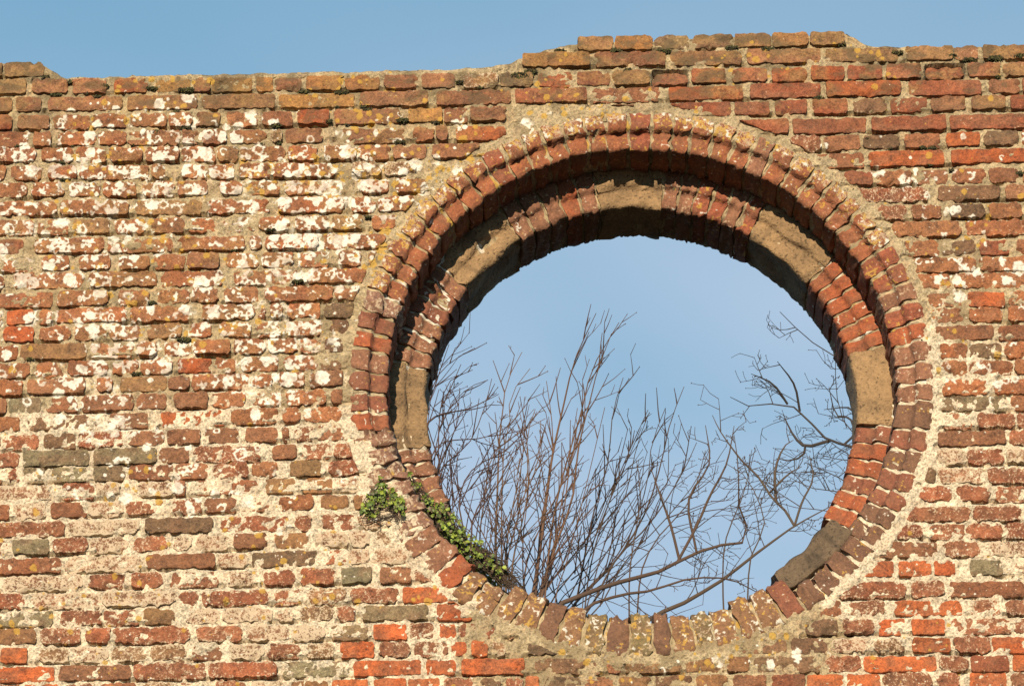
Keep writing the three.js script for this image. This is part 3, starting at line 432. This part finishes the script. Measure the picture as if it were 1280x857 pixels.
// lime capping along the top of the wall
{
  const n = 330;
  const prof = [[-0.060, -0.018], [-0.019, 0.000], [-0.015, 0.006], [-0.003, 0.004], [0, -0.012], [0.012, -0.09], [0.020, -0.20], [0.015, -0.34], [-0.03, -0.49], [-0.12, -0.505]];
  const g = gridGeo(n, prof.length - 1, (i, j) => {
    const x = -2.0 + 4.0 * i / n, [dy, z0] = prof[j], w = j > 0 ? 1 : 0, lip = sstep(-1.42, -1.38, x) * sstep(0.20, 0.16, x), z = z0 - (j < 4 ? 0.012 * (1 - lip) : 0) + (j > 0 && j < 4 ? 0.004 * lip * vn(x * 14, 3) : 0);
    return [x, capY(x) + dy + w * (0.0035 * vn(x * 45, j * 3.3) + 0.0025 * vn(x * 110, j * 7.1)), z + w * 0.004 * vn(x * 60 + 9, j * 5.7)];
  }, (i, j, p) => [UX(p[0]), UY(p[1] - Math.abs(p[2]) * 0.6)]);
  part(g, mortarMat, 'capping', wall, Y0);
}

// ---------------------------------------------------------------- the two rings of the round opening
const P_OUT = [[0.914, -0.05], [0.913, -0.010], [0.908, 0.002], [0.895, 0.006], [0.875, 0.006], [0.860, 0.004], [0.855, -0.004], [0.851, -0.020], [0.843, -0.024], [0.825, -0.025], [0.808, -0.027], [0.799, -0.031], [0.7955, -0.040], [0.795, -0.09], [0.796, -0.14], [0.797, -0.18], [0.798, -0.23]];
const P_LOW = [[0.914, -0.05], [0.913, -0.010], [0.908, 0.000], [0.895, 0.004], [0.87, 0.004], [0.845, 0.002], [0.82, 0.000], [0.795, -0.003], [0.783, -0.010], [0.778, -0.022], [0.777, -0.08], [0.778, -0.15], [0.78, -0.23]];
const P_SLAB = [[0.822, -0.08], [0.820, -0.034], [0.815, -0.026], [0.800, -0.027], [0.785, -0.029], [0.758, -0.032], [0.744, -0.038], [0.737, -0.050], [0.735, -0.09], [0.735, -0.15], [0.736, -0.23], [0.738, -0.33], [0.740, -0.44], [0.76, -0.49]];
const P_SHORT = [[0.914, -0.05], [0.913, -0.010], [0.908, 0.002], [0.895, 0.006], [0.862, 0.006], [0.838, 0.003], [0.828, -0.008], [0.823, -0.022], [0.822, -0.07]];
const P_IN = [[0.812, -0.23], [0.811, -0.212], [0.805, -0.203], [0.785, -0.200], [0.762, -0.200], [0.750, -0.203], [0.744, -0.211], [0.740, -0.221], [0.732, -0.225], [0.712, -0.226], [0.694, -0.228], [0.685, -0.233], [0.681, -0.244], [0.680, -0.29], [0.681, -0.34], [0.682, -0.40], [0.684, -0.46], [0.692, -0.488], [0.72, -0.492]];
const P_FLAT = [[0.812, -0.23], [0.811, -0.212], [0.805, -0.204], [0.785, -0.202], [0.755, -0.202], [0.725, -0.203], [0.700, -0.204], [0.688, -0.209], [0.682, -0.219], [0.681, -0.28], [0.681, -0.34], [0.682, -0.40], [0.684, -0.46], [0.692, -0.488], [0.72, -0.492]];
function ringPiece(prof, a0, a1, rough, seed, dr = 0, dz = 0, nt = 6, uFix = -1) {       // one voussoir between two angles (radians)
  const rr = rng(seed), s = rr() * 90, u0 = uFix < 0 ? rr() : (rr(), uFix), v0 = rr(), am = (a0 + a1) / 2;
  const np = prof.length - 1, ts = [-1]; for (let i = 0; i <= nt; i++) ts.push(-1 + 2 * i / nt); ts.push(1);
  ts[2] = Math.max(-0.9, ts[2] - 0.12); ts[nt] = -ts[2];
  const acc = [0]; for (let i = 1; i <= np; i++) acc.push(acc[i - 1] + Math.hypot(prof[i][0] - prof[i - 1][0], prof[i][1] - prof[i - 1][1]));
  const fn = (i, j) => {
    const [r0, z0] = prof[j], q0 = prof[Math.max(0, j - 1)], q1 = prof[Math.min(np, j + 1)];
    let tr = q1[0] - q0[0], tz = q1[1] - q0[1]; const tl = Math.hypot(tr, tz); tr /= tl; tz /= tl; const nr = tz, nz = -tr;   // outward: towards the viewer / the opening
    const edge = (i <= 1 || i >= nt + 1), skirt = i === 0 || i === nt + 2;
    const S = acc[j], t = ts[i], half = (a1 - a0) / 2;
    let n = rough * (0.0044 * fbm(S * 26 + s, t * 1.1 + s) + 0.0030 * vn(S * 80, t * 3 + s));
    if (edge) n -= 0.0012 + 0.0022 * rough * vn(S * 60 + s, t * 9); if (skirt) n -= 0.022;
    if (j === 0) n = 0;
    let a = am + t * half; if (edge) a += rough * (0.0026 * vn(S * 55 + s, t * 5) + 0.0016 * vn(S * 140, t * 5 + s)) / r0;
    const r = r0 + dr * (j > np * 0.45 ? 1 : 0.3) + nr * n, z = z0 + dz + nz * n;
    return [CX + r * Math.cos(a), CY + r * Math.sin(a), z];
  };
  const strip = (i0, n) => gridGeo(n, np, (i, j) => fn(i + i0, j), (i, j) => [u0 + acc[j], v0 + ts[i + i0] * (a1 - a0) / 2 * prof[j][0]]);
  return mergeGeometries([strip(1, nt), strip(0, 1), strip(nt + 1, 1)]);
}
const rad = d => d * Math.PI / 180;
{
  const ring = new THREE.Group(); ring.name = 'outer_arch_ring'; wall.add(ring);
  const N = 81, rr = rng(515), SLAB0 = 302, SLAB1 = 321.5;
  let a = -6;
  while (a < 353.2) {
    const da = 360 / N * (0.9 + rr() * 0.2); let a1 = Math.min(a + da, 354); if (354 - a1 < 2) a1 = 354;
    const am = (a + a1) / 2, lower = am > 214 && am < 312, q = rr(), broken = am > 189 && am < 214;
    let kind;
    if (am < 12) kind = q < 0.25 ? 'red' : q < 0.8 ? 'pink' : 'brown';
    else if (am < 27) kind = q < 0.35 ? 'red' : q < 0.7 ? 'pink' : 'speck';
    else if (am < 40) kind = q < 0.5 ? 'speck' : q < 0.8 ? 'crust' : 'pink';
    else if (am < 66) kind = q < 0.4 ? 'speck' : q < 0.85 ? 'crust' : 'pink';
    else if (am < 128) kind = q < 0.88 ? 'crust' : 'speck';
    else if (am < 160) kind = q < 0.9 ? 'crust' : 'speck';
    else if (am < 166) kind = 'rubble';
    else if (am < 189) kind = q < 0.45 ? 'red' : q < 0.75 ? 'brown' : 'pink';
    else if (broken) kind = 'rubble';
    else if (am < 228) kind = q < 0.5 ? 'pink' : q < 0.8 ? 'rubble' : 'red';
    else if (am > 256 && am < 283 && q < 0.55) kind = 'mossy';
    else if (am < 296) kind = q < 0.8 ? 'bottom' : 'dark';
    else if (am < 318) kind = q < 0.45 ? 'brown' : q < 0.7 ? 'dark' : 'bottom';
    else if (am < 336) kind = q < 0.6 ? 'dark' : 'brown';
    else kind = q < 0.35 ? 'dark' : q < 0.7 ? 'brown' : 'pink';
    const rough = broken ? 3.6 : kind === 'crust' ? 2.0 : kind === 'rubble' ? 2.6 : lower ? 2.3 : 1.35, j = (lower ? 0.0045 : 0.0058) + rr() * 0.0025;
    const g = ringPiece(am > SLAB0 && am < SLAB1 ? P_SHORT : lower || broken ? P_LOW : P_OUT, rad(a) + j, rad(a1) - j, rough, 900 + Math.round(am * 7), (rr() - 0.5) * (lower ? 0.02 : 0.008) + (broken ? 0.02 : am < 240 && lower ? 0.03 : 0), (rr() - 0.5) * 0.005 - (broken ? 0.005 : 0), 6, kind === 'crust' ? 0.001 : -1);
    part(g, RING[kind], nm('arch_brick'), ring, Y0);
    a = a1;
  }
}
{
  const ring = new THREE.Group(); ring.name = 'inner_arch_ring'; wall.add(ring);
  const rr = rng(616);
  const stones = [[-59, -38.5, 'grey'], [-7, 13, 'sand'], [37, 58, 'sand'], [83, 99.5, 'sand'], [123, 143, 'sand'], [169, 191, 'sand']];
  for (const [d0, d1, k] of stones) {
    const flat = k === 'grey' || d0 === -7;
    part(ringPiece(k === 'grey' ? P_SLAB : flat ? P_FLAT : P_IN, rad(d0) + 0.004, rad(d1) - 0.004, d0 === -7 ? 1.1 : 2.4, 50 + Math.round(d0 + 60), 0, 0, 18), STONE[k], nm('arch_stone'), ring, Y0)
      .userData.label = k === 'grey' ? 'grey curved stone block in the lower inner ring' : 'tan sandstone block set between the bricks';
  }
  const spans = [[-34.5, -7], [13, 37], [58, 83], [99.5, 123], [143, 169], [191, 207], [207, 240]];
  for (const [d0, d1] of spans) {
    const n = Math.round((d1 - d0) / 4.35);
    for (let i = 0; i < n; i++) {
      const a0 = lerp(d0, d1, i / n), a1 = lerp(d0, d1, (i + 1) / n), q = rr(); let kind;
      if (d0 === -34.5) kind = i < 2 ? (q < 0.5 ? 'dark' : 'red') : q < 0.7 ? 'red' : 'brown';
      else if (d0 === 13) kind = 'red'; else if (d0 === 58) kind = q < 0.6 ? 'speck' : 'pink';
      else if (d0 === 99.5) kind = q < 0.7 ? 'pink' : 'red'; else if (d0 === 143) kind = q < 0.65 ? 'pink' : 'brown'; else if (d0 === 207) kind = q < 0.6 ? 'rubble' : 'dark'; else kind = q < 0.7 ? 'pink' : 'red';
      const fall = d0 === 207 ? 0.02 + 0.075 * i / n : 0;
      part(ringPiece(P_IN, rad(a0) + 0.006, rad(a1) - 0.006, d0 === 13 || d0 === -34.5 ? 1 : d0 === 207 ? 3 : 1.8, 300 + Math.round(a0 * 3), (rr() - 0.5) * 0.008 + fall, (rr() - 0.5) * 0.005), RING[kind], nm('arch_brick'), ring, Y0);
    }
  }
}
// mortar of the rings: one skin a few millimetres below the bricks
{
  const mk = (d0, d1, prof, rof) => {
    const n = Math.round((d1 - d0) * 2.6), f = []; for (let i = 0; i < prof.length - 1; i++) { const L = Math.hypot(prof[i + 1][0] - prof[i][0], prof[i + 1][1] - prof[i][1]), m = Math.max(1, Math.round(L / 0.016)); for (let k = 0; k < m; k++) f.push([lerp(prof[i][0], prof[i + 1][0], k / m), lerp(prof[i][1], prof[i + 1][1], k / m)]); } f.push(prof[prof.length - 1]);
    return gridGeo(n, f.length - 1, (i, j) => {
      const a = rad(lerp(d0, d1, i / n)), [r0, z0] = f[j], x = Math.cos(a), y = Math.sin(a), q = 0.0026 * vn(x * 70 + z0 * 50, y * 70 + r0 * 60) + 0.0022 * vn(x * 160 + r0 * 90, y * 160 + z0 * 90);
      return [CX + (r0 + q) * x, CY + (r0 + q) * y, z0 + q];
    }, (i, j, p) => { const a = Math.atan2(p[1] - CY, p[0] - CX), rr = 0.93 + (0.93 - f[j][0]) * 0.4 - f[j][1] * 0.5; return [UX(CX + rr * Math.cos(a)), UY(CY + rr * Math.sin(a))]; });
  };
  const o1 = [[0.95, -0.012], [0.915, -0.006], [0.87, -0.003], [0.862, -0.005], [0.856, -0.014], [0.851, -0.027], [0.842, -0.031], [0.809, -0.034], [0.802, -0.044], [0.803, -0.225], [0.812, -0.23]];
  const o2 = [[0.95, -0.014], [0.915, -0.006], [0.84, -0.009], [0.820, -0.021], [0.812, -0.05], [0.812, -0.49], [0.84, -0.50]];
  const in1 = [[0.82, -0.209], [0.80, -0.207], [0.757, -0.208], [0.748, -0.217], [0.742, -0.230], [0.70, -0.233], [0.690, -0.240], [0.688, -0.48], [0.73, -0.49]];
  part(mergeGeometries([mk(-38.5, 200, o1), mk(200, 240, o2), mk(240, 301, o2.map(([r, z]) => [r < 0.83 ? r - 0.021 : r, z])), mk(301, 321.5, o1.map(([r, z]) => [Math.max(r, 0.828), Math.max(z, -0.06)])), mk(-34.5, 207, in1), mk(-59, -34.5, in1.map(([r, z]) => [r + (r < 0.78 ? 0.07 : 0.03), z]))]), mortarMat, 'ring_mortar', wall, Y0);
}

// ---------------------------------------------------------------- moss in the joints
function leafSet(list, n, size, zf, seed, blade) {     // many small folded leaves in one geometry
  const rr = rng(seed), pos = [], nor = [], uv = [], tot = list.reduce((s, l) => s + l[2] * l[2], 0);
  for (let k = 0; k < n; k++) {
    let t = rr() * tot, i = 0; while (t > list[i][2] ** 2 && i < list.length - 1) { t -= list[i][2] ** 2; i++; }
    const [cx, cy, r] = list[i], a = rr() * 6.283, d = Math.sqrt(rr()) * r, x = cx + Math.cos(a) * d * (blade ? 1.5 : 1), y = cy + Math.sin(a) * d * (blade ? 0.38 : 1), z = zf(rr(), d / r);
    const s = size * (0.4 + rr() * 1.0), e = new THREE.Euler(rr() * 1.6 - 0.9, rr() * 2 - 1, rr() * 6.283), m = new THREE.Matrix4().makeRotationFromEuler(e);
    const w = blade ? 0.22 : 0.5, P = [[0, -0.5, 0], [w, -0.12, 0.10], [0, 0.05, -0.06], [-w, -0.12, 0.10], [w * 0.62, 0.3, 0.05], [0, 0.55, 0.04], [-w * 0.62, 0.3, 0.05]].map(p => new THREE.Vector3(...p).multiplyScalar(s).applyMatrix4(m));
    for (const [p, q, o] of [[0, 1, 2], [0, 2, 3], [1, 4, 2], [2, 4, 5], [2, 5, 6], [3, 2, 6]]) for (const v of [p, q, o]) { pos.push(x + P[v].x, y + P[v].y, z + P[v].z); uv.push(rr() * 0.02 + (k % 97) / 97, 0.5); }
  }
  const g = new THREE.BufferGeometry(); g.setAttribute('position', new THREE.Float32BufferAttribute(pos, 3)); g.setAttribute('uv', new THREE.Float32BufferAttribute(uv, 2)); g.computeVertexNormals(); return g;
}
const leafTone = (cols, seed) => { const rr = rng(seed), d = new Uint8Array(128 * 4); for (let i = 0; i < 128; i++) { const c = cols[Math.floor(rr() * cols.length)], v = 0.8 + rr() * 0.4; d.set([S8(c[0] * v), S8(c[1] * v), S8(c[2] * v), 255], i * 4); } const t = new THREE.DataTexture(d, 128, 1); t.colorSpace = THREE.SRGBColorSpace; t.magFilter = THREE.NearestFilter; t.needsUpdate = true; return t; };
{
  const m = new THREE.MeshStandardMaterial({ map: leafTone([[0.045, 0.052, 0.015], [0.032, 0.028, 0.013], [0.085, 0.07, 0.02], [0.03, 0.022, 0.012], [0.05, 0.055, 0.015]], 5), roughness: 1 });
  const rq = rng(61); for (let k = 0; k < 170; k++) { const b = bricks[Math.floor(rq() * bricks.length)], x = lerp(b.x0, b.x1, rq()); if (b.yc(x) > 0.58 - 0.25 * rq() && b.k > 0 && x > -1.7 && x < 1.7 && Math.hypot(x - CX, b.yc(x) - CY) > R_WALL) MOSS.push([x, b.yc(x) - b.hh - 0.003, 0.004 + 0.011 * rq() * rq()]); }
  const o = part(leafSet(MOSS, 5200, 0.0105, q => -0.006 + q * 0.016, 12, true), m, 'moss', scene, Y0);
  o.userData = { kind: 'stuff', label: 'dark green moss tufts in the upper brick joints', category: 'moss' };
}
// ---------------------------------------------------------------- ivy
function stemsGeo(list, n, seed, z, r0, spread) {
  const rr = rng(seed), gs = [];
  for (let k = 0; k < n; k++) {
    const pts = list.map(([x, y, r]) => new THREE.Vector3(x + (rr() - 0.5) * r * spread, y + (rr() - 0.5) * r * spread, z + (rr() - 0.5) * 0.02)); const c = new THREE.CatmullRomCurve3(pts);
    gs.push(new THREE.TubeGeometry(c, 24, r0 * (0.6 + rr() * 0.6), 4, false));
  }
  return mergeGeometries(gs);
}
{
  const bark = new THREE.MeshStandardMaterial({ color: new THREE.Color().setRGB(0.05, 0.032, 0.02), roughness: 1 });
  const mk = (tone, s) => new THREE.MeshPhysicalMaterial({ map: leafTone(tone, s), roughness: 0.6, transmission: 0.25, thickness: 0 });
  const green = mk([[0.19, 0.26, 0.024], [0.26, 0.32, 0.03], [0.10, 0.16, 0.02], [0.14, 0.19, 0.022], [0.06, 0.085, 0.016], [0.10, 0.065, 0.03]], 3);
  const iv = new THREE.Group(); iv.name = nm('ivy_plant'); scene.add(iv); iv.userData = { label: 'round clump of green ivy rooted on the wall face beside the opening', category: 'ivy', group: 'ivy on the wall' };
  part(leafSet(IVY_WALL.map(([x, y, r]) => [x, y + 0.004, r * 0.8]), 210, 0.0140, (q, d) => 0.006 + q * 0.050 * (1.15 - d), 21), green, 'foliage', iv, Y0);
  part(stemsGeo(IVY_WALL.map(([x, y, r]) => [x, y - 0.030, r]), 9, 4, 0.010, 0.0011, 2.2), bark, 'stems', iv, Y0);
  const iw = new THREE.Group(); iw.name = nm('ivy_plant'); scene.add(iw); iw.userData = { label: 'long strip of green ivy trailing along the lower edge inside the opening', category: 'ivy', group: 'ivy on the wall' };
  part(leafSet(IVY_LEDGE, 1050, 0.0130, q => -0.015 - q * 0.14, 22), green, 'foliage', iw, Y0);
  part(mergeGeometries([stemsGeo(IVY_LEDGE, 22, 6, -0.06, 0.0014, 2.2), stemsGeo([...IVY_LEDGE.slice(-4), [IVY_LEDGE[10][0] + 0.03, IVY_LEDGE[10][1] - 0.02, 0.03]].map(([x, y]) => [x + 0.012, y - 0.006, 0.034]), 60, 9, -0.05, 0.0013, 1.7)]), bark, 'stems', iw, Y0);
}
// ---------------------------------------------------------------- bare trees behind the wall
const TREE_INFO = {
  red: ['slender leafless sapling with thin reddish shoots close behind the left jamb', [0.105, 0.052, 0.036]],
  pale: ['leafless sapling with one straight pale brown stem between two clusters of shoots', [0.19, 0.105, 0.052]],
  tall: ['tallest leafless sapling with two thick warm brown stems rising side by side', [0.185, 0.098, 0.052]],
  spread: ['leafless bush of dark shoots fanning out to the right above the mossy sill', [0.10, 0.062, 0.042]],
  limb: ['leafless tree with two long low boughs reaching right over the sill', [0.115, 0.070, 0.046]],
  mid: ['leafless tree with one thick grey-brown bough slanting up to the grey stone', [0.11, 0.076, 0.050]],
  right: ['leafless dark tree with crooked spreading boughs behind the right jamb', [0.060, 0.048, 0.042]],
};
function tube(pts, r0, r1, sides, pow = 1) {          // tapered limb through points
  const c = new THREE.CatmullRomCurve3(pts), L = c.getLength(), n = clamp(Math.round(L / 0.06), 2, 40), fr = c.computeFrenetFrames(n, false), pos = [], idx = [];
  for (let i = 0; i <= n; i++) { const p = c.getPointAt(i / n), r = lerp(r0, r1, (i / n) ** pow); for (let k = 0; k < sides; k++) { const a = k / sides * 6.283, q = p.clone().addScaledVector(fr.normals[i], Math.cos(a) * r).addScaledVector(fr.binormals[i], Math.sin(a) * r); pos.push(q.x, q.y, q.z); if (i < n) { const b = i * sides, k1 = (k + 1) % sides; idx.push(b + k, b + k1, b + sides + k1, b + k, b + sides + k1, b + sides + k); } } }
  const g = new THREE.BufferGeometry(); g.setAttribute('position', new THREE.Float32BufferAttribute(pos, 3)); g.setIndex(idx); g.computeVertexNormals(); return g;
}
{
  const rr = rng(2024);
  for (const [key, z0, limbs] of LIMBS) {
    const [label, col] = TREE_INFO[key], mat = new THREE.MeshStandardMaterial({ color: new THREE.Color().setRGB(col[0] * 0.55, col[1] * 0.52, col[2] * 0.50), roughness: 0.9 });
    const tw = new THREE.MeshStandardMaterial({ color: new THREE.Color().setRGB(col[0] * 0.42, col[1] * 0.37, col[2] * 0.37), roughness: 0.9 });
    const tree = new THREE.Group(); tree.name = nm('bare_tree'); scene.add(tree); tree.userData = { label, category: 'tree', group: 'bare trees behind the wall' };
    const up = ['red', 'pale', 'tall', 'spread'].includes(key), crooked = key === 'right' || key === 'mid' || key === 'limb';
    const bx = limbs.reduce((s, l) => s + l[1][0][0], 0) / limbs.length, S = (14 - z0) / 14, fork = new THREE.Vector3(bx, -2.6 * S - z0 * 0.36, z0);
    part(tube([new THREE.Vector3(bx + 0.05, GROUND - 0.1, z0 + 0.05), new THREE.Vector3(bx - 0.04, lerp(GROUND, fork.y, 0.5), z0), fork, fork.clone().add(new THREE.Vector3(0.01, 0.3, 0))], 0.09, 0.045, 8), mat, 'trunk', tree, Y0);
    const shoots = up ? limbs.flatMap(([r, p]) => { const n = p.length - 1, o = [[r, p]]; for (let c = 0; c < 1; c++) { const dx = (rr() - 0.5) * 0.30, cut = 0.70 + rr() * 0.28; o.push([r * 0.55, p.map(([x, y], i) => [x + dx * (0.35 + 0.65 * i / n) + (i ? (rr() - 0.5) * 0.03 : 0), p[0][1] + (y - p[0][1]) * cut])]); } return o; }) : limbs;
    for (const [r, p2] of shoots) {
      const fromTrunk = p2[0][1] + z0 * 0.404 < -0.80 * S || key === 'right';
      const pts = p2.map(([x, y]) => new THREE.Vector3(x, y, z0 + 0.5 * vn(x * 1.3 + 5, y * 1.3)));
      const all = fromTrunk && !(key === 'right' && p2[0][0] < 1.1 * S) ? [fork.clone().lerp(pts[0], 0.0), fork.clone().lerp(pts[0], 0.55), ...pts] : pts;
      const rb = r / 1000 * S * (up ? 1.3 : 0.95), br = part(tube(all, rb * (all === pts ? 1 : 1.25), 0.0010 * S, 6, up ? 1.2 : 2.2), mat, nm('branch'), tree, Y0);
      const curve = new THREE.CatmullRomCurve3(pts), L = curve.getLength(), gs = [];
      const shoot = (p, dir, len, rad, depth) => {
        const q = [p.clone()]; let d = dir.clone(), pp = p.clone(); const seg = 3;
        for (let i = 0; i < seg; i++) {
          d.x += (rr() - 0.5) * (crooked ? 0.5 : 0.12); d.z += (rr() - 0.5) * 0.3; d.y += crooked ? (rr() - 0.42) * 0.5 : 0.06; d.normalize();
          pp = pp.clone().addScaledVector(d, len / seg); q.push(pp);
          if (depth < 2 && rr() < (crooked ? 0.62 : 0.30)) { const s = rr() < 0.5 ? -1 : 1, e = d.clone(); const an = s * (0.4 + rr() * 0.5) * (crooked ? 1.3 : 0.85); e.set(d.x * Math.cos(an) - d.y * Math.sin(an), d.x * Math.sin(an) + d.y * Math.cos(an), d.z + (rr() - 0.5) * 0.5).normalize(); shoot(pp, e, len * (0.32 + rr() * 0.35), rad * 0.7, depth + 1); }
        }
        gs.push(tube(q, rad, Math.max(0.0007 * S, rad * 0.45), 4));
        if (rr() < 0.8) { const bud = new THREE.IcosahedronGeometry((0.0012 + rr() * 0.0010) * S, 0); bud.scale(0.8, 1.5, 0.8); bud.translate(pp.x, pp.y, pp.z); bud.deleteAttribute('uv'); const b2 = new THREE.BufferGeometry(); b2.setAttribute('position', bud.attributes.position); b2.setAttribute('normal', bud.attributes.normal); b2.setIndex([...Array(bud.attributes.position.count).keys()]); gs.push(b2); }
      };
      const count = Math.round(L / S * (up ? (r < 3 ? 6 : 10) : 11));
      for (let k = 0; k < count; k++) {
        const t = 0.12 + 0.86 * (k + rr()) / count, p = curve.getPointAt(clamp(t, 0, 1)), T = curve.getTangentAt(clamp(t, 0, 1)), s = rr() < 0.5 ? -1 : 1, an = s * (up ? 0.18 + rr() * 0.36 : 0.5 + rr() * 0.8);
        const d = new THREE.Vector3(T.x * Math.cos(an) - T.y * Math.sin(an), T.x * Math.sin(an) + T.y * Math.cos(an), T.z + (rr() - 0.5) * 1.1).normalize();
        shoot(p, d, S * (up ? 0.09 + rr() * 0.26 : 0.06 + rr() * 0.20) * (1.1 - 0.8 * t), (up ? 0.0021 : 0.0016) * S, 0);
      }
      if (gs.length) { const t = part(mergeGeometries(gs), tw, 'twigs', br); t.userData.kind = 'stuff'; }
    }
  }
}
renderer.render(scene, camera);
